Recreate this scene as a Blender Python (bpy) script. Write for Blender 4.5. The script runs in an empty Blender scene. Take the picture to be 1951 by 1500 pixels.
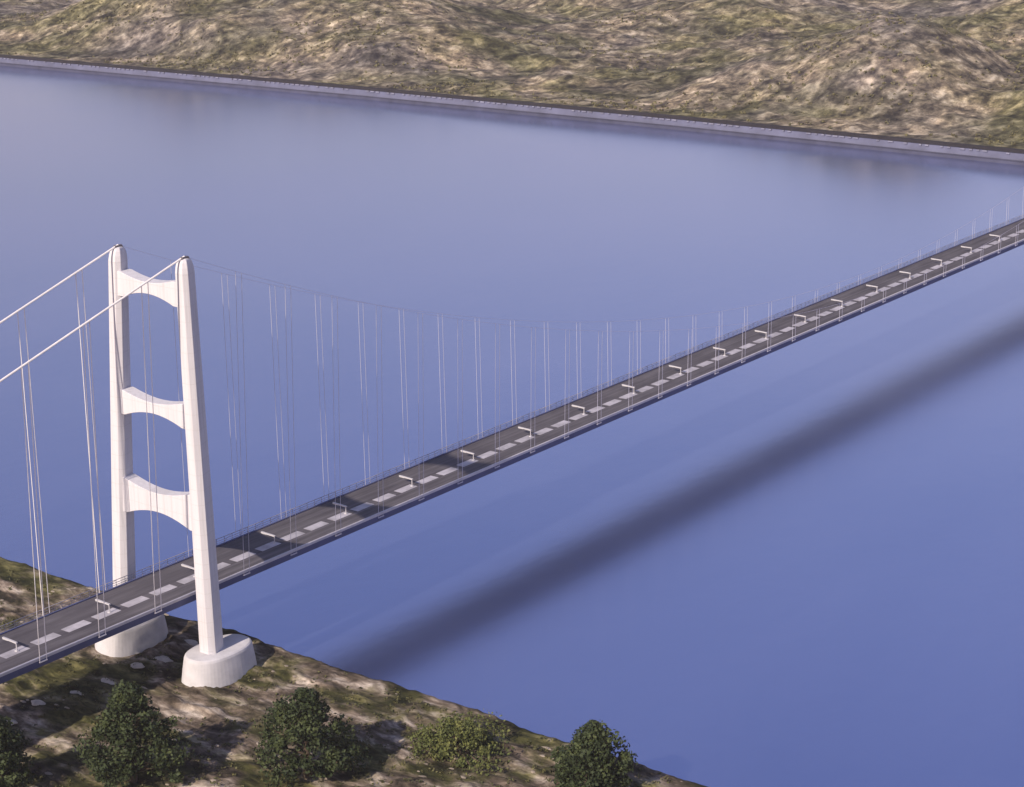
import bpy, math, random
import numpy as np
from mathutils import Vector, Matrix

random.seed(7)
RNG = np.random.default_rng(11)
scene = bpy.context.scene
col = scene.collection
R = math.radians
WATER_Z = -8.6
DECK_Z = 39.0

# ------------------------------------------------------------------ helpers
def tag(o, label=None, cat=None, group=None, kind=None):
    if label: o['label'] = label
    if cat: o['category'] = cat
    if group: o['group'] = group
    if kind: o['kind'] = kind
    return o

def empty(name, loc=(0, 0, 0), parent=None):
    o = bpy.data.objects.new(name, None)
    col.objects.link(o)
    o.location = loc
    if parent: o.parent = parent
    return o

class MB:
    """Collects vertices and faces of one mesh (world coordinates)."""
    def __init__(s):
        s.v = []; s.f = []; s.m = []
    def add(s, vs, fs, mi=0):
        b = len(s.v)
        s.v.extend([tuple(p) for p in vs])
        for f in fs:
            s.f.append(tuple(b + i for i in f)); s.m.append(mi)
    def box(s, x0, x1, y0, y1, z0, z1, mi=0):
        vs = [(x0,y0,z0),(x1,y0,z0),(x1,y1,z0),(x0,y1,z0),(x0,y0,z1),(x1,y0,z1),(x1,y1,z1),(x0,y1,z1)]
        s.add(vs, [(3,2,1,0),(4,5,6,7),(0,1,5,4),(1,2,6,5),(2,3,7,6),(3,0,4,7)], mi)
    def rings(s, rings, mi=0, cap=True):
        n = len(rings[0]); vs = [p for r in rings for p in r]; fs = []
        for k in range(len(rings) - 1):
            for i in range(n):
                j = (i + 1) % n
                fs.append((k*n+i, k*n+j, (k+1)*n+j, (k+1)*n+i))
        if cap:
            fs.append(tuple(reversed(range(n))))
            fs.append(tuple((len(rings)-1)*n + i for i in range(n)))
        s.add(vs, fs, mi)
    def tube(s, pts, r, n=8, mi=0, cap=True):
        pts = [Vector(p) for p in pts]; rings = []
        for i, p in enumerate(pts):
            d = (pts[min(i+1, len(pts)-1)] - pts[max(i-1, 0)]).normalized()
            a = d.cross(Vector((0, 0, 1)))
            if a.length < 1e-3: a = d.cross(Vector((0, 1, 0)))
            a.normalize(); b = d.cross(a)
            rr = r[i] if isinstance(r, (list, tuple)) else r
            rings.append([p + a*(rr*math.cos(2*math.pi*k/n)) + b*(rr*math.sin(2*math.pi*k/n)) for k in range(n)])
        s.rings(rings, mi, cap)
    def build(s, name, mats, parent=None, origin=None, smooth=False):
        me = bpy.data.meshes.new(name)
        o = origin or (0, 0, 0)
        me.from_pydata([(x-o[0], y-o[1], z-o[2]) for x, y, z in s.v], [], s.f)
        mats = mats if isinstance(mats, (list, tuple)) else [mats]
        for m in mats: me.materials.append(m)
        if len(mats) > 1: me.polygons.foreach_set('material_index', s.m)
        if smooth: me.polygons.foreach_set('use_smooth', [True]*len(s.f))
        me.update()
        ob = bpy.data.objects.new(name, me); col.objects.link(ob)
        if parent is not None:
            ob.parent = parent
            pw = Vector((0, 0, 0)); q = parent
            while q is not None: pw += q.location; q = q.parent
            ob.location = Vector(o) - pw
        else:
            ob.location = o
        return ob

def bevel(o, w, seg=2):
    m = o.modifiers.new('bevel', 'BEVEL'); m.width = w; m.segments = seg; m.limit_method = 'ANGLE'; m.angle_limit = R(25)
    return o

# ------------------------------------------------------------------ noise
def _hash(ix, iy, seed):
    h = (ix.astype(np.int64)*374761393 + iy.astype(np.int64)*668265263 + seed*1442695041) & 0xffffffff
    h = ((h ^ (h >> 13))*1274126177) & 0xffffffff
    h = h ^ (h >> 16)
    return (h & 0xffff)/65535.0
def vnoise(x, y, seed=0):
    ix = np.floor(x); iy = np.floor(y); fx = x-ix; fy = y-iy
    u = fx*fx*fx*(fx*(fx*6-15)+10); v = fy*fy*fy*(fy*(fy*6-15)+10)
    a = _hash(ix, iy, seed); b = _hash(ix+1, iy, seed); c = _hash(ix, iy+1, seed); d = _hash(ix+1, iy+1, seed)
    return (a*(1-u)+b*u)*(1-v) + (c*(1-u)+d*u)*v - .5
def fbm(x, y, sc, octv=4, seed=0, gain=.5):
    t = 0; a = 1.0; f = 1.0/sc
    for o in range(octv):
        ang = .6*o; xr = x*math.cos(ang)-y*math.sin(ang); yr = x*math.sin(ang)+y*math.cos(ang)
        t = t + a*vnoise(xr*f+17.3*o, yr*f-9.1*o, seed+o); a *= gain; f *= 2.03
    return t
def ridged(x, y, sc, octv=4, seed=0):
    t = 0; a = 1.0; f = 1.0/sc
    for o in range(octv):
        t = t + a*(1-np.abs(2*vnoise(x*f+5.7*o, y*f+3.1*o, seed+o))*2); a *= .5; f *= 2.07
    return t

# ------------------------------------------------------------------ materials
def new_mat(name):
    m = bpy.data.materials.new(name); m.use_nodes = True
    nt = m.node_tree; b = nt.nodes['Principled BSDF']
    return m, nt, b
def N(nt, t, **kw):
    n = nt.nodes.new(t)
    for k, v in kw.items(): setattr(n, k, v)
    return n
def ramp(nt, fac, stops, interp='LINEAR'):
    r = N(nt, 'ShaderNodeValToRGB'); cr = r.color_ramp; cr.interpolation = interp
    while len(cr.elements) < len(stops): cr.elements.new(.5)
    for e, (p, c) in zip(cr.elements, stops):
        e.position = p; e.color = (*c, 1) if len(c) == 3 else c
    nt.links.new(fac, r.inputs[0]); return r.outputs[0]
def noise(nt, vec, scale, detail=4, rough=.55, dist=0):
    n = N(nt, 'ShaderNodeTexNoise'); n.inputs['Scale'].default_value = scale; n.inputs['Detail'].default_value = detail
    n.inputs['Roughness'].default_value = rough; n.inputs['Distortion'].default_value = dist
    nt.links.new(vec, n.inputs['Vector']); return n.outputs[0]
def mapping(nt, vec, scale=(1,1,1), rot=(0,0,0)):
    m = N(nt, 'ShaderNodeMapping'); m.inputs['Scale'].default_value = scale; m.inputs['Rotation'].default_value = rot
    nt.links.new(vec, m.inputs['Vector']); return m.outputs[0]
def mix(nt, fac, a, b, mode='MIX'):
    m = N(nt, 'ShaderNodeMix', data_type='RGBA', blend_type=mode)
    for inp, v in ((m.inputs[0], fac), (m.inputs[6], a), (m.inputs[7], b)):
        if isinstance(v, (int, float)): inp.default_value = v
        elif isinstance(v, tuple): inp.default_value = (*v, 1)
        else: nt.links.new(v, inp)
    return m.outputs[2]
def position(nt):
    return N(nt, 'ShaderNodeNewGeometry').outputs['Position']
def bump(nt, b, h, strength=.3, dist=1.0):
    n = N(nt, 'ShaderNodeBump'); n.inputs['Strength'].default_value = strength; n.inputs['Distance'].default_value = dist
    nt.links.new(h, n.inputs['Height']); nt.links.new(n.outputs[0], b.inputs['Normal'])

def plain(name, c, rough=.6, var=.12, scale=.15, metallic=0.0, streak=False):
    m, nt, b = new_mat(name)
    p = position(nt)
    if streak: p = mapping(nt, p, (1, 1, .06))
    f = noise(nt, p, scale, 5, .6)
    lo = tuple(x*(1-var) for x in c); hi = tuple(min(1, x*(1+var)) for x in c)
    nt.links.new(ramp(nt, f, [(.3, lo), (.7, hi)]), b.inputs['Base Color'])
    b.inputs['Roughness'].default_value = rough; b.inputs['Metallic'].default_value = metallic
    b.inputs['Specular IOR Level'].default_value = .25
    return m

def asphalt_mat():
    m, nt, b = new_mat('asphalt')
    p = position(nt)
    a_ = noise(nt, mapping(nt, p, (.004, .55, 1)), 1.0, 3, .5)
    b_ = noise(nt, mapping(nt, p, (.03, .12, 1)), 1.0, 5, .65)
    c = mix(nt, .55, ramp(nt, b_, [(.3, (.055, .05, .062)), (.7, (.105, .098, .112))]), ramp(nt, a_, [(.35, (.6, .6, .6)), (.65, (1.4, 1.4, 1.4))]), 'MULTIPLY')
    nt.links.new(c, b.inputs['Base Color']); b.inputs['Roughness'].default_value = .8; b.inputs['Specular IOR Level'].default_value = .25
    return m

def tower_mat():
    m, nt, b = new_mat('white_tower_paint')
    p = position(nt)
    st = noise(nt, mapping(nt, p, (.55, .55, .022)), 1.0, 4, .65)
    c = ramp(nt, st, [(.28, (.48, .47, .50)), (.5, (.575, .56, .60)), (.75, (.61, .595, .63))])
    sep = N(nt, 'ShaderNodeSeparateXYZ'); nt.links.new(p, sep.inputs[0])
    mul = N(nt, 'ShaderNodeMath', operation='MULTIPLY'); mul.inputs[1].default_value = 1/7.2; nt.links.new(sep.outputs[2], mul.inputs[0])
    fr = N(nt, 'ShaderNodeMath', operation='FRACT'); nt.links.new(mul.outputs[0], fr.inputs[0])
    c = mix(nt, ramp(nt, fr.outputs[0], [(0, (.55, .55, .55)), (.035, (.55, .55, .55)), (.05, (0, 0, 0))]), c, (.47, .455, .47))
    nt.links.new(c, b.inputs['Base Color']); b.inputs['Roughness'].default_value = .55; b.inputs['Specular IOR Level'].default_value = .25
    return m

M = {}
M['paint'] = tower_mat()
M['concrete'] = plain('pale_concrete', (.52, .51, .54), .7, .14, .12)
M['asphalt'] = asphalt_mat()
M['girder'] = plain('girder_paint', (.068, .078, .165), .55, .15, .05)
M['rail'] = plain('rail_paint', (.34, .32, .36), .5, .12, .2)
M['parapet'] = plain('parapet_paint', (.46, .44, .48), .55, .12, .2)
M['marking'] = plain('road_paint', (.36, .345, .385), .6, .3, .12)
M['rope'] = plain('rope_sheath', (.48, .47, .55), .5, .08, .3)
M['cable'] = plain('cable_sheath', (.78, .74, .74), .5, .08, .3)
M['main_cable'] = plain('grey_cable_sheath', (.46, .43, .55), .5, .08, .3)
M['dark_steel'] = plain('dark_steel', (.10, .09, .11), .5, .1, .3)
M['lamp'] = plain('lamp_paint', (.42, .41, .44), .4, .05, .4)
M['lamp_lens'] = plain('lamp_lens', (.5, .5, .52), .25, .05, .4)
M['bark'] = plain('bark', (.075, .055, .04), .9, .3, .8)
M['wall'] = plain('quay_concrete', (.10, .105, .16), .8, .22, .03)
M['coping'] = plain('coping_and_shadow', (.016, .014, .018), .8, .25, .05)  # near-black colour also paints in the shadow below the hills, with rail and road strip
M['rubble'] = plain('brown_stone', (.26, .22, .18), .9, .4, .2)
M['footing'] = plain('wet_footing', (.05, .052, .085), .6, .25, .05)
M['wall_trim'] = plain('weathered_trim', (.17, .17, .22), .8, .3, .05)
M['rock'] = plain('pale_rock', (.46, .41, .36), .85, .25, .3)

def foliage(name, c1, c2, c3):
    m, nt, b = new_mat(name)
    p = position(nt)
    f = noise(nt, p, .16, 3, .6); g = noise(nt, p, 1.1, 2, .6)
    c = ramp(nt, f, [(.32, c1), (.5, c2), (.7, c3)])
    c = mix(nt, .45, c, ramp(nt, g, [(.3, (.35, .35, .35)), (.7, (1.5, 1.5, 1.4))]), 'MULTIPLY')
    nt.links.new(c, b.inputs['Base Color'])
    b.inputs['Roughness'].default_value = .7
    b.inputs['Specular IOR Level'].default_value = .25
    return m
M['leaf_dark'] = foliage('dark_foliage', (.018, .027, .013), (.032, .046, .018), (.062, .078, .026))
M['leaf_light'] = foliage('light_foliage', (.045, .06, .022), (.085, .10, .03), (.15, .155, .05))
M['hill_scrub'] = foliage('dry_scrub_foliage', (.09, .085, .05), (.13, .12, .06), (.19, .17, .08))
M['scrub'] = foliage('scrub_foliage', (.045, .05, .026), (.085, .085, .036), (.14, .13, .055))

def ground_mat():
    m, nt, b = new_mat('stony_ground')
    p = position(nt)
    s = mapping(nt, p, (.105, .042, .1), (0, 0, R(8)))
    s2 = mapping(nt, p, (.034, .020, .05), (0, 0, R(-10)))
    f1 = noise(nt, s, 1.0, 6, .64, .35)
    base = ramp(nt, f1, [(.35, (.025, .022, .018)), (.44, (.085, .068, .052)), (.52, (.18, .145, .115)), (.60, (.35, .30, .25)), (.69, (.52, .46, .40))])
    f2 = noise(nt, s2, 1.0, 5, .6, .4)
    green = ramp(nt, f1, [(.35, (.014, .017, .009)), (.5, (.055, .055, .022)), (.68, (.18, .165, .075))])
    c = mix(nt, ramp(nt, f2, [(.44, (0, 0, 0)), (.56, (1, 1, 1))]), base, green)
    f3 = noise(nt, mapping(nt, p, (.36, .17, .3), (0, 0, R(12))), 1.0, 4, .68, .4)
    c = mix(nt, .6, c, ramp(nt, f3, [(.38, (.28, .26, .26)), (.5, (.88, .87, .87)), (.64, (1.35, 1.3, 1.27))]), 'MULTIPLY')
    nt.links.new(c, b.inputs['Base Color'])
    b.inputs['Roughness'].default_value = .95; b.inputs['Specular IOR Level'].default_value = .1
    bump(nt, b, f1, .6, 2.0)
    return m
def hills_mat():
    m, nt, b = new_mat('dry_hillside')
    p = position(nt)
    warp = noise(nt, mapping(nt, p, (.012, .012, .012)), 1.0, 3, .6)
    f1 = noise(nt, mapping(nt, p, (.040, .046, .05), (0, 0, R(10))), 1.0, 7, .68, .15)
    base = ramp(nt, f1, [(.36, (.04, .035, .033)), (.44, (.11, .093, .074)), (.51, (.205, .168, .122)), (.58, (.36, .30, .22)), (.67, (.60, .52, .41))])
    f2 = noise(nt, mapping(nt, p, (.0065, .0055, .006)), 1.0, 5, .62, .5)
    green = ramp(nt, f1, [(.36, (.022, .022, .014)), (.51, (.12, .112, .058)), (.66, (.32, .29, .175))])
    c = mix(nt, ramp(nt, f2, [(.42, (0, 0, 0)), (.58, (1, 1, 1))]), base, green)
    f4 = noise(nt, mapping(nt, p, (.0035, .004, .004)), 1.0, 3, .5, .3)
    c = mix(nt, ramp(nt, f4, [(.50, (0, 0, 0)), (.66, (.75, .75, .75))]), c, ramp(nt, f1, [(.36, (.04, .035, .042)), (.5, (.13, .115, .11)), (.68, (.34, .30, .28))]))
    f3 = noise(nt, mapping(nt, p, (.10, .085, .09)), 1.0, 4, .7, .2)
    f5 = noise(nt, mapping(nt, p, (.0085, .0075, .009)), 1.0, 4, .6, .3)
    c = mix(nt, 1.0, c, ramp(nt, f5, [(.36, (.46, .48, .50)), (.5, (.86, .87, .88)), (.64, (1.15, 1.11, 1.05))]), 'MULTIPLY')
    c = mix(nt, .7, c, ramp(nt, f3, [(.36, (.38, .36, .37)), (.5, (1, 1, 1)), (.66, (1.5, 1.45, 1.35))]), 'MULTIPLY')
    nt.links.new(c, b.inputs['Base Color'])
    b.inputs['Roughness'].default_value = .95; b.inputs['Specular IOR Level'].default_value = .1
    bump(nt, b, f1, .4, 5.0)
    return m
def water_mat():
    m, nt, b = new_mat('strait_water')
    p = position(nt)
    big = noise(nt, mapping(nt, p, (.0022, .0035, .003)), 1.0, 4, .55, .6)
    c = ramp(nt, big, [(.3, (.28, .345, .61)), (.7, (.35, .405, .67))])
    nt.links.new(c, b.inputs['Base Color'])
    rr = ramp(nt, big, [(.3, (.18, .18, .18)), (.7, (.22, .22, .22))])
    nt.links.new(rr, b.inputs['Roughness'])
    b.inputs['Metallic'].default_value = .955
    b.inputs['Specular Tint'].default_value = (1.0, 1.0, 1.0, 1)
    h = noise(nt, mapping(nt, p, (.05, .09, .07), (0, 0, R(30))), 1.0, 5, .6)
    bump(nt, b, h, .05, 1.5)
    return m
M['ground'] = ground_mat(); M['hills'] = hills_mat(); M['water'] = water_mat()

# ------------------------------------------------------------------ terrain
def grid_mesh(name, X, Y, Z, mat, smooth=True):
    nx, ny = X.shape
    v = np.stack([X, Y, Z], -1).reshape(-1, 3)
    i = np.arange(nx-1)[:, None]*ny + np.arange(ny-1)[None, :]
    f = np.stack([i, i+ny, i+ny+1, i+1], -1).reshape(-1, 4)
    me = bpy.data.meshes.new(name)
    me.from_pydata(v.tolist(), [], f.tolist())
    me.materials.append(mat)
    me.polygons.foreach_set('use_smooth', [smooth]*len(f))
    me.update()
    o = bpy.data.objects.new(name, me); col.objects.link(o)
    return o

def shore_x(y):
    return 38.5 + 5.0*fbm(y, y*0+3.3, 40, 4, 21)*.9
def ground_z(x, y):
    e = np.clip((shore_x(y)-x)/18.0, 0, 1)
    z = 2.0 + e*(3.0*fbm(x, y*.6, 34, 4, 3) + 1.6*np.clip(ridged(x, y*.55, 13, 3, 8)-.9, -.6, 1.2)) + .9*fbm(x, y, 5, 2, 14)
    return z
xs = np.concatenate([-np.geomspace(6000, 330, 24), np.arange(-320, -170, 10), np.linspace(-170, 0, 115)])
ys = np.concatenate([-np.geomspace(6000, 470, 18), np.arange(-460, -330, 8), np.arange(-330, 240, 1.7), np.geomspace(244, 6000, 30)])
X, Y = np.meshgrid(xs, ys, indexing='ij')
# the last 40 rows follow the shoreline and then drop to the water
extra = []
T = np.concatenate([np.linspace(0, 1, 24)[1:], [1.012, 1.03, 1.05, 1.07]])
XE = T[:, None]*shore_x(ys)[None, :]; YE = np.repeat(ys[None, :], len(T), 0)
Z = ground_z(X, Y); ZE = ground_z(XE, YE)
drop = {1.012: 1.2, 1.03: 5.0, 1.05: 10.0, 1.07: 20.0}
for k, t in enumerate(T):
    for tv, d in drop.items():
        if abs(t-tv) < 1e-6: ZE[k] -= d
g = grid_mesh('ground', np.vstack([X, XE]), np.vstack([Y, YE]), np.vstack([Z, ZE]), M['ground'])
tag(g, kind='structure')

# water sheet
mb = MB(); mb.add([(-6000,-14000,WATER_Z),(14000,-14000,WATER_Z),(14000,14000,WATER_Z),(-6000,14000,WATER_Z)], [(0,1,2,3)])
tag(mb.build('water', M['water']), kind='structure')

def far_x(y):
    return np.interp(y, [-6000, 200, 680, 1190, 1930, 3000, 6000], [1518, 1518, 1518, 1505, 1472, 1400, 1150])
WALL_TOP = 7.0
HILLS = [  # x, y, height, sx, sy
    (1850, 1880, 105, 190, 190), (1900, 1560, 90, 230, 220), (1720, 1330, 34, 130, 130), (1640, 1680, 30, 80, 130),
    (1850, 590, 80, 150, 165), (1700, 480, 22, 90, 120), (1800, 200, 45, 150, 120),
    (2500, 2300, 90, 300, 260), (2380, 1120, 55, 220, 160), (2700, 1500, 70, 260, 300),
    (2600, 560, 60, 260, 280), (3300, 1200, 130, 420, 500), (3500, 2600, 190, 600, 500), (3400, 100, 120, 500, 500), (1800, -400, 70, 220, 250)]
def hill_z(x, y):
    d = x - far_x(y)
    e = np.clip(d/170.0, 0, 1); e = e*e*(3-2*e)
    z = 0
    wx = x + 70*fbm(x, y, 260, 3, 41); wy = y + 70*fbm(x, y, 260, 3, 47)
    for hx, hy, h, sx, sy in HILLS:
        z = z + h*np.exp(-((wx-hx)/sx)**2 - ((wy-hy)/sy)**2)
    z = z + 9*(ridged(x, y, 190, 3, 31)-.8)*.6 + 22*fbm(x, y, 360, 3, 35)
    z = z*e + np.clip(d, 0, 4000)*.012
    z = z + np.clip(d/40, 0, 1)*(7*np.clip(fbm(x, y, 34, 3, 51), -.3, .6) + 2.0*fbm(x, y, 11, 2, 57))
    return WALL_TOP + .4 + np.maximum(z, -2 + 0*z)*np.clip(d/30, 0, 1)
t = np.concatenate([np.array([0, 4, 9, 15, 22, 30]), np.arange(38, 900, 8.5), np.arange(910, 2000, 15), np.geomspace(2020, 9000, 30)])
yy = np.concatenate([np.arange(-6000, -700, 200), np.arange(-700, 0, 20), np.arange(0, 2700, 8.0), np.arange(2710, 3600, 30), np.geomspace(3700, 8000, 14)])
TT, YY = np.meshgrid(t, yy, indexing='ij')
XX = TT + far_x(YY)
h = grid_mesh('hills', XX, YY, hill_z(XX, YY), M['hills'])
tag(h, kind='structure')

# sea wall along the far shore (face, capping ledge)
sw = empty('sea_wall', (1518, 680, WATER_Z))
tag(sw, 'long pale lavender grey sea wall with dark top edge below the dry hills', 'sea wall')
wy = np.concatenate([np.arange(-3000, 0, 300), np.arange(0, 2400, 24), np.arange(2400, 6001, 300)])
def wall_strip(prof, name, mat):
    mb = MB(); rings = []
    for y in wy:
        x = float(far_x(y)); rings.append([(x+a, float(y), z) for a, z in prof])
    mb.rings(rings)
    return mb.build(name, mat, sw)
wall_strip([(-2.6, WATER_Z-6), (-.6, WALL_TOP-3.3), (5, WALL_TOP-3.3), (5, WATER_Z-6)], 'wall_face', M['wall'])
wall_strip([(-1.6, WALL_TOP-3.29), (-1.6, WALL_TOP+.6), (3.4, WALL_TOP+.6), (3.4, WALL_TOP-3.29)], 'coping', M['coping'])
mb = MB()
for y in np.arange(-300, 2400, 9.0):
    x = float(far_x(y)); w = random.uniform(2.5, 6.5)
    if random.random() < .72: mb.box(x-2.4, x-.7, y, y+w, WALL_TOP-5.0-random.random()*.5, WALL_TOP-3.8)
mb.build('bracket_course', M['wall_trim'], sw)
wall_strip([(-6.5, WATER_Z-6), (-6.5, WATER_Z+3.0), (-2.0, WATER_Z+4.2), (-2.0, WATER_Z-6)], 'footing', M['footing'])

# ------------------------------------------------------------------ bridge
bridge = empty('suspension_bridge', (0, 0, 2))
tag(bridge, 'long white suspension bridge crossing the blue strait on a tall portal tower', 'bridge')
tower = empty('tower', (0, 0, 0), bridge)

def axis_y(z): return 2.2 - 5.2*(z-3)/198.0
def half_sep(z): return 30.2 - 8.6*(z-3)/198.0
def octo(cx, cy, z, a, b, c):
    """Octagon of half sizes a (x) by b (y), corners cut by c."""
    return [(cx-a, cy-b+c, z), (cx-a+c, cy-b, z), (cx+a-c, cy-b, z), (cx+a, cy-b+c, z), (cx+a, cy+b-c, z), (cx+a-c, cy+b, z), (cx-a+c, cy+b, z), (cx-a, cy+b-c, z)]
def leg_ring(cy, z, a, b):
    half = [(-a, -.56*b), (-.48*a, -b), (a, -.42*b)]
    return [(x, cy+y, z) for x, y in half] + [(x, cy-y, z) for x, y in reversed(half)]
for s in (-1, 1):
    mb = MB(); rings = []
    for z in np.linspace(8, 195, 24):
        q = 1 - (z-8)/187
        a = 4.2 + 1.3*q; b = 3.9 + 1.2*q
        rings.append(leg_ring(axis_y(z)+s*half_sep(z), z, a, b))
    for z, k in ((197.5, .93), (199.6, .80), (200.8, .62), (201.3, .40)):
        rings.append(leg_ring(axis_y(z)+s*half_sep(z), z, 4.2*k, 3.9*k))
    mb.rings(rings)
    bevel(mb.build('leg', M['paint'], tower), .25)
    # cable saddle beside the leg top
    zc = 199.8; yc = axis_y(zc)+s*half_sep(zc)
    mb = MB(); mb.rings([octo(0, yc, 200.9, 2.6, 1.2, .5), octo(0, yc, 202.0, 2.0, .9, .3)])
    mb.build('cable_saddle', M['dark_steel'], tower)
    # pedestal
    mb = MB(); rings = []
    cx, cy = 3.6, axis_y(3)+s*30.2
    def ell(a, b, z, n=56, e=2.35):
        out = []
        for i in range(n):
            th = 2*math.pi*i/n; c_, s_ = math.cos(th), math.sin(th)
            out.append((cx+a*math.copysign(abs(c_)**(2/e), c_), cy+b*math.copysign(abs(s_)**(2/e), s_), z))
        return out
    for a, b, z in ((20.6, 13.0, -3), (20.3, 12.8, 0), (19.5, 12.1, 6), (18.5, 11.3, 11.6), (18.1, 10.9, 12.6), (17.4, 10.2, 13.1), (15, 7.5, 13.25)):
        rings.append(ell(a, b, z))
    mb.rings(rings)
    mb.build('pedestal', M['concrete'], tower, smooth=False)
for zt_e, zb_e, sag_t, sag_b in ((90.0, 72.4, 3.6, 4.6), (133.6, 121.6, 2.9, 3.9), (190.6, 179.0, 2.6, 3.6)):
    zc = .5*(zt_e+zb_e); mb = MB(); rings = []
    y0 = axis_y(zc)-half_sep(zc)+1.0; y1 = axis_y(zc)+half_sep(zc)-1.0
    n = 36; L = y1-y0; flat = 4.6/L
    for i in range(n+1):
        q = i/n; y = y0+L*q
        w = min(1, max(0, (min(q, 1-q)-flat)/(.5-flat)))
        k = 1-(1-w)**1.9
        zt = zt_e-sag_t*k; zb = zb_e+sag_b*k
        rings.append([(-3.45, y, zb), (3.45, y, zb), (3.45, y, zt), (-3.45, y, zt)])
    mb.rings(rings)
    bevel(mb.build('cross_beam', M['paint'], tower), .2)

# deck: box girder with asphalt top
XA, XB = -420.0, 1580.0
deck_prof = [(-18.5, DECK_Z), (-18.5, DECK_Z-3.1), (-12.5, DECK_Z-4.6), (12.5, DECK_Z-4.6), (18.5, DECK_Z-3.1), (18.5, DECK_Z)]
mb = MB()
xsd = np.linspace(XA, XB, 101)
mb.rings([[(float(x), y, z) for y, z in deck_prof] for x in xsd], 0)
deck = mb.build('deck', M['girder'], bridge)
mb = MB(); mb.box(XA, XB, -17.3, 17.3, DECK_Z+.02, DECK_Z+.10)
mb.build('road_surface', M['asphalt'], deck)
mb = MB(); mb.box(XA, XB, -18.6, -17.5, DECK_Z+.01, DECK_Z+1.25)
mb.build('parapet', M['parapet'], deck)
mb = MB(); mb.box(XA, XB, 17.5, 18.6, DECK_Z+.01, DECK_Z+.55)
mb.build('kerb', M['girder'], deck)
mb = MB()
yr = 19.4
mb.tube([(XA, yr, DECK_Z+3.2), (XB, yr, DECK_Z+3.2)], .17, 6)
mb.tube([(XA, yr, DECK_Z+1.9), (XB, yr, DECK_Z+1.9)], .13, 6)
mb.tube([(XA, yr, DECK_Z+.8), (XB, yr, DECK_Z+.8)], .13, 6)
for i, x in enumerate(np.arange(XA, XB, 5.55)):
    mb.tube([(x, 18.4, DECK_Z-.2), (x, yr, DECK_Z+.4), (x, yr, DECK_Z+3.3)], .20, 5)
    if i % 2 == 0: mb.tube([(x, yr, DECK_Z+.8), (x+5.55, yr, DECK_Z+3.2)], .10, 4)
mb.build('railing', M['rail'], deck)
mb = MB()
P = 17.8
k0 = int((XA+94.4)/P)
for k in range(k0, int((XB+94.4)/P)):
    c = -94.4+P*k
    mb.box(c-6.7, c+6.7, -5.3, .3, DECK_Z+.104, DECK_Z+.16)
mb.build('lane_marking', M['marking'], deck)

# cables and hangers
def cable_z(x):
    if x < 0: return 202.0 + x*.315
    return 46.5 + 155.5*((750-x)/750.0)**2
def cable_y(s, x, z):
    return axis_y(z)*max(0, (z-45)/157) + s*(18.9 + (half_sep(201)-18.9)*max(0, min(1, (z-45)/157)))
for s in (-1, 1):
    pts = []
    for x in np.linspace(0, 1500, 121):
        z = cable_z(x); pts.append((float(x), cable_y(s, x, z), z))
    mb = MB(); mb.tube(pts, .075, 6); mb.build('main_cable', M['main_cable'], bridge)
    pts = []
    for x in np.linspace(-480, 0, 25):
        z = cable_z(x); pts.append((float(x), cable_y(s, x, z), z))
    mb = MB(); mb.tube(pts, .48, 8); mb.build('side_cable', M['cable'], bridge)
    for x in [-24-34*k for k in range(5)] + [34+33*k for k in range(37)]:
        mb = MB()
        zt = cable_z(x); yt = cable_y(s, x, zt); yb = s*18.9
        if zt - DECK_Z < 3: continue
        r = .19 if x < 0 else .105
        for dx in (-1.9, 1.9):
            mb.tube([(x+dx, yb, DECK_Z-.6), (x+dx, yt, cable_z(x+dx) if x > 0 else zt)], r, 6)
        mb.box(x-2.2, x+2.2, yb-.28, yb+.28, DECK_Z-1.0, DECK_Z-.6)
        mb.build('hanger', M['cable' if x < 0 else 'rope'], bridge, origin=(x, yb, DECK_Z-1))

# lamp posts on the deck
ORD = ['first','second','third','fourth','fifth','sixth','seventh','eighth','ninth','tenth','eleventh','twelfth','thirteenth','fourteenth',
       'fifteenth','sixteenth','seventeenth','eighteenth','nineteenth','twentieth','twenty-first']
def lamp(x, label, proto=None):
    if proto is None:
        root = empty('lamp_post', (x, -2.6, DECK_Z+.16))
        b = (x, -2.6, DECK_Z+.16)
        mb = MB(); mb.tube([(b[0], b[1], b[2]), (b[0], b[1], b[2]+4.1)], [.30, .22], 8)
        mb.rings([octo(b[0], b[1], b[2]+.002, .9, .9, .3), octo(b[0], b[1], b[2]+.5, .7, .7, .25)])
        mb.build('post', M['lamp'], root, origin=b)
        mb = MB(); mb.rings([[(x-.55, y, z-.28), (x+.55, y, z-.28), (x+.45, y, z+.3), (x-.45, y, z+.3)] for y, z in ((-3.2, DECK_Z+4.1), (1, DECK_Z+4.25), (6.2, DECK_Z+4.4))])
        mb.build('arm', M['lamp'], root, origin=b)
        mb = MB(); mb.box(x-.5, x+.5, 2.6, 6.0, DECK_Z+3.80, DECK_Z+3.96)
        mb.build('lamp_head', M['lamp_lens'], root, origin=b)
    else:
        root = proto.copy(); col.objects.link(root); root.location.x = x
        for ch in proto.children:
            c = ch.copy(); col.objects.link(c); c.parent = root
    tag(root, label, 'lamp post', 'lamp posts along the bridge deck')
    return root
proto = lamp(-93.0, 'white lamp post with one arm, nearest the bottom left end of the bridge deck')
lamp(-39.0, 'white lamp post with one arm, last before the tower on the land side', proto)
lamp(15.5, 'white lamp post with one arm, half hidden behind the near tower leg', proto)
for k in range(17):
    lamp(70.5+53.6*k, 'white lamp post with one arm, %s on the deck beyond the tower' % ORD[k], proto)

# ------------------------------------------------------------------ vegetation and rocks
def gz(x, y): return float(ground_z(np.array([float(x)]), np.array([float(y)]))[0])

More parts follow.
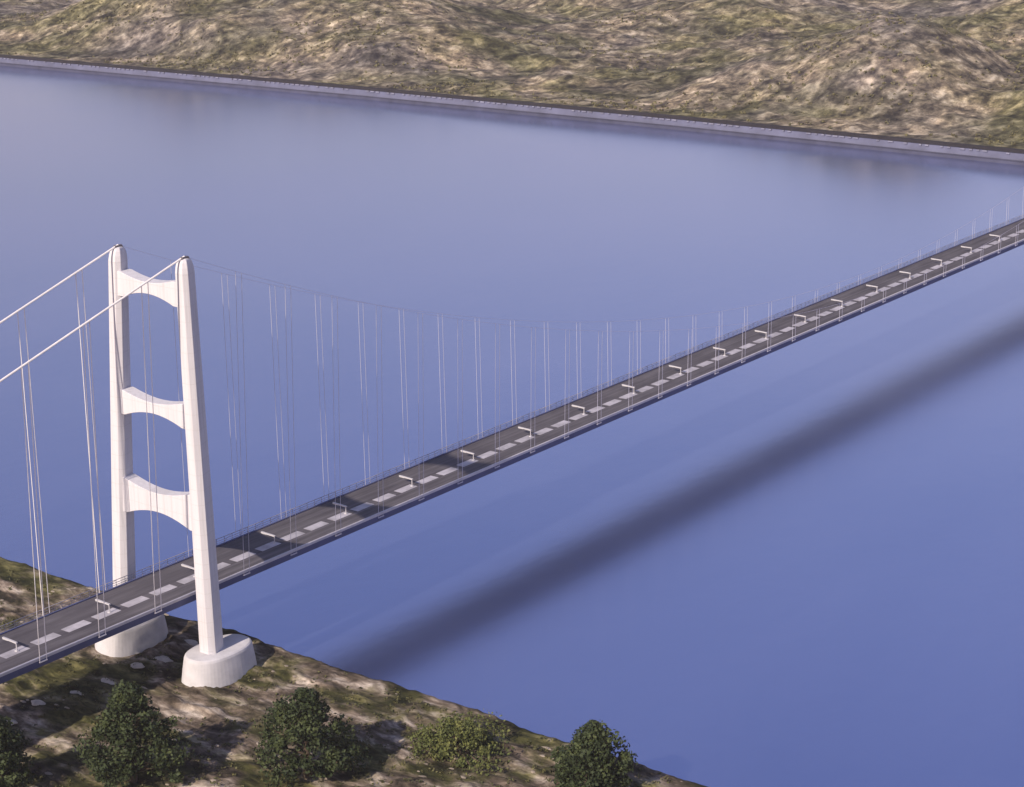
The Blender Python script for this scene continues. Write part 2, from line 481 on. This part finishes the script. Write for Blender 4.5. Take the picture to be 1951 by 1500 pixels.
def leaf_cloud(mb, centres, radii, per, size, rng, squash=.75):
    for c, r in zip(centres, radii):
        n = int(per*rng.uniform(.5, 1.25))
        d = rng.normal(size=(n, 3)); d /= np.linalg.norm(d, axis=1)[:, None]
        rad = r*(rng.random(n)**.45)
        p = c + d*rad[:, None]*np.array([1, 1, squash])
        for i in range(n):
            nrm = d[i]*.8 + rng.normal(size=3)*.65; nrm /= np.linalg.norm(nrm)
            a = np.cross(nrm, rng.normal(size=3)); a /= np.linalg.norm(a); b = np.cross(nrm, a)
            s1 = size*rng.uniform(.6, 1.3); s2 = s1*rng.uniform(.5, .8)
            q = p[i]
            mb.add([q-a*s1, q-b*s2, q+a*s1, q+b*s2], [(0, 1, 2, 3)])

def tree(x, y, w, h, label, name='tree', leaf='leaf_dark', seed=1, base_frac=.12, clumps=80, per=150, size=.85, point=1.0, cat='tree', lean=(0, 0)):
    rng = np.random.default_rng(seed)
    z0 = gz(x, y)-.4
    root = empty(name, (x, y, z0))
    tag(root, label, cat, 'trees on the near shore' if cat == 'tree' else None)
    mb = MB()
    top = np.array([x+lean[0], y+lean[1], z0+h*.86])
    pts = [(x, y, z0), (x+.4, y-.3, z0+h*.2), (x+lean[0]*.5, y+lean[1]*.5, z0+h*.5), tuple(top)]
    mb.tube(pts, [w*.045, w*.034, w*.022, w*.006], 8)
    cs, rs = [], []
    for k in range(clumps):
        q = (k+.5)/clumps
        zz = base_frac + (1-base_frac)*q**1.15
        env = (math.sin(math.pi*min(1, (zz*.80+.20)))**.75)*(1-.35*point*max(0, zz-.35))
        th = k*2.39996 + rng.normal()*.3
        rr = .5*w*env*math.sqrt(rng.uniform(.12, 1.0))*(1+.16*math.sin(3*th+seed)+.14*math.sin(2*th+1.7*seed+4*zz))*rng.uniform(.78, 1.02)
        c = np.array([x+lean[0]*zz+rr*math.cos(th), y+lean[1]*zz+rr*math.sin(th), z0+zz*h*.93])
        cs.append(c); rs.append(w*rng.uniform(.06, .165))
        if k % 5 == 0:
            s = np.array([x+lean[0]*zz*.6, y+lean[1]*zz*.6, z0+max(.1, zz-.14)*h*.9])
            mb.tube([tuple(s), tuple(.5*(s+c)+np.array([0, 0, .4])), tuple(c)], [w*.016, w*.010, w*.004], 5)
    mb.build('trunk', M['bark'], root, origin=(x, y, z0))
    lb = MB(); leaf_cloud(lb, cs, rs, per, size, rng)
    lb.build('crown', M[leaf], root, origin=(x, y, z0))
    return root
tree(-141, -46, 32, 36, 'dark green tree cut off by the bottom left corner of the picture', seed=3)
tree(-99, -80, 43, 45, 'large dark green tree left of the white pedestal, below the bridge deck', seed=5, clumps=90)
tree(-52, -136, 43, 42, 'large dark green tree in the middle of the shore, right of the pedestal', seed=9, clumps=90)
tree(2, -241, 36, 32, 'dark green tree at the water edge, farthest right on the shore', seed=4, point=1.5, lean=(3, -3))
tree(4, -172, 50, 13, 'low spreading yellow green bush on the shore slope between two dark trees', name='bush', leaf='leaf_light', seed=21, base_frac=.05, clumps=60, per=120, size=.7, point=.2, cat='bush')

def rock_mesh(mb, x, y, z, sx, sy, sz, rng, n=9):
    rings = []
    jit = rng.uniform(.72, 1.15, size=n)
    for k, (q, hz) in enumerate(((1.0, -.3), (1.02, .15), (.86, .55), (.5, .9), (.12, 1.0))):
        rings.append([(x+sx*q*jit[i]*math.cos(2*math.pi*i/n)*rng.uniform(.92, 1.08), y+sy*q*jit[i]*math.sin(2*math.pi*i/n)*rng.uniform(.92, 1.08), z+sz*hz) for i in range(n)])
    mb.rings(rings)
rng = np.random.default_rng(77)

ROCKS = [(20.0, 7.7), (-1.1, 5.7), (-15.9, 7.3), (-35.0, 7.1), (-53.0, 9.3), (-73.2, 10.3), (-91.7, 9.8)]
for k, (x, y) in enumerate(ROCKS):
    mb = MB(); z = gz(x, y)
    rock_mesh(mb, x, y, z-.2, rng.uniform(2.2, 3.2), rng.uniform(4.0, 6.0), rng.uniform(.7, 1.1), rng, 11)
    tag(mb.build('flat_rock', M['rock'], origin=(x, y, z)), 'flat pale rock in the dark shadow of the bridge deck, %s from the water' % ORD[k], 'rock', 'flat pale rocks in the deck shadow')

# loose stones and low scrub nobody could count
mb = MB(); n = 0
while n < 320:
    x = rng.uniform(-150, 36); y = rng.uniform(-330, 230)
    if abs(y+28) < 14 and -20 < x < 32 or abs(y-32) < 14 and -20 < x < 32: continue
    s = rng.uniform(.4, 1.5)
    rock_mesh(mb, x, y, gz(x, y)-.1, s*rng.uniform(.7, 1.2), s*rng.uniform(1., 2.2), s*rng.uniform(.2, .45), rng, 7); n += 1
tag(mb.build('rubble', M['rubble']), kind='stuff')
mb = MB(); cs = []; rs = []
n = 0
while n < 2600:
    x = rng.uniform(-150, 37); y = rng.uniform(-330, 230)
    if abs(y+28) < 13 and -20 < x < 32 or abs(y-32) < 13 and -20 < x < 32: continue
    if vnoise(np.array([x/26]), np.array([y/42]), 91)[0] + .25*rng.normal() < .05: continue
    cs.append(np.array([x, y, gz(x, y)+.2])); rs.append(rng.uniform(.8, 2.4)); n += 1
leaf_cloud(mb, cs, rs, 16, .55, rng, .5)
tag(mb.build('scrub', M['scrub']), kind='stuff')
mb = MB(); cs = []; rs = []
n = 0
while n < 3000:
    d = 12 + 900*rng.random()**1.5; y = rng.uniform(50, 2500)
    x = float(far_x(y))+d
    if vnoise(np.array([x/120]), np.array([y/120]), 93)[0] + .2*rng.normal() < .12: continue
    z = float(hill_z(np.array([x]), np.array([y]))[0])
    cs.append(np.array([x, y, z+1])); rs.append(rng.uniform(1.5, 4.2)); n += 1
leaf_cloud(mb, cs, rs, 9, 1.7, rng, .6)
tag(mb.build('hillside_scrub', M['hill_scrub']), kind='stuff')

# ------------------------------------------------------------------ air
mb = MB(); mb.box(-6300, 14200, -14200, 14200, -60, 430)
hm = bpy.data.materials.new('thin_haze'); hm.use_nodes = True
ht = hm.node_tree; ht.nodes.remove(ht.nodes['Principled BSDF'])
pv = ht.nodes.new('ShaderNodeVolumePrincipled'); pv.inputs['Color'].default_value = (.95, .90, .98, 1); pv.inputs['Density'].default_value = 2.2e-5
ht.links.new(pv.outputs[0], ht.nodes['Material Output'].inputs['Volume'])
hz = mb.build('haze', hm); tag(hz, kind='stuff')

# ------------------------------------------------------------------ light, sky, camera
SUN_DIR = Vector((1.52, .03, -1.0)).normalized()     # the way the light travels
elev = math.asin(-SUN_DIR.z)
az = math.atan2(-SUN_DIR.x, -SUN_DIR.y)               # from +Y towards +X, of the sun itself
w = bpy.data.worlds.new('World'); scene.world = w; w.use_nodes = True
nt = w.node_tree; bg = nt.nodes['Background']
sky = nt.nodes.new('ShaderNodeTexSky'); sky.sky_type = 'NISHITA'; sky.sun_disc = False
sky.sun_elevation = elev; sky.sun_rotation = az
sky.altitude = 100; sky.air_density = 1.9; sky.dust_density = .45; sky.ozone_density = 4.0
nt.links.new(mix(nt, 1.0, sky.outputs[0], (1.16, .87, 1.03), 'MULTIPLY'), bg.inputs['Color']); bg.inputs['Strength'].default_value = .10
sun = bpy.data.lights.new('sun', 'SUN'); sun.energy = 5.0; sun.angle = R(.8); sun.color = (1.0, .86, .70)
so = bpy.data.objects.new('sun', sun); col.objects.link(so); so.location = (-800, -100, 900)
so.rotation_euler = SUN_DIR.to_track_quat('-Z', 'Y').to_euler()

cam = bpy.data.cameras.new('camera'); cam.sensor_width = 36; cam.lens = 36*3889.8/1951
cam.clip_start = 1; cam.clip_end = 40000
co = bpy.data.objects.new('camera', cam); col.objects.link(co)
a = R(37.44); p = R(16.4999); r = R(-.7544)
def to_w(v): return Vector((v[0]*math.sin(a)+v[1]*math.cos(a), -v[0]*math.cos(a)+v[1]*math.sin(a), v[2]))
F = Vector((0, math.cos(p), -math.sin(p))); U0 = Vector((0, math.sin(p), math.cos(p))); R0 = Vector((1, 0, 0))
Rt = R0*math.cos(r)+U0*math.sin(r); Up = -R0*math.sin(r)+U0*math.cos(r)
F, Rt, Up = to_w(F), to_w(Rt), to_w(Up)
co.matrix_world = Matrix(((Rt.x, Up.x, -F.x, -618.4), (Rt.y, Up.y, -F.y, -681.0), (Rt.z, Up.z, -F.z, 400.0), (0, 0, 0, 1)))
scene.camera = co
scene.view_settings.view_transform = 'Standard'; scene.view_settings.look = 'None'
scene.view_settings.exposure = 0.27; scene.view_settings.gamma = 1.0
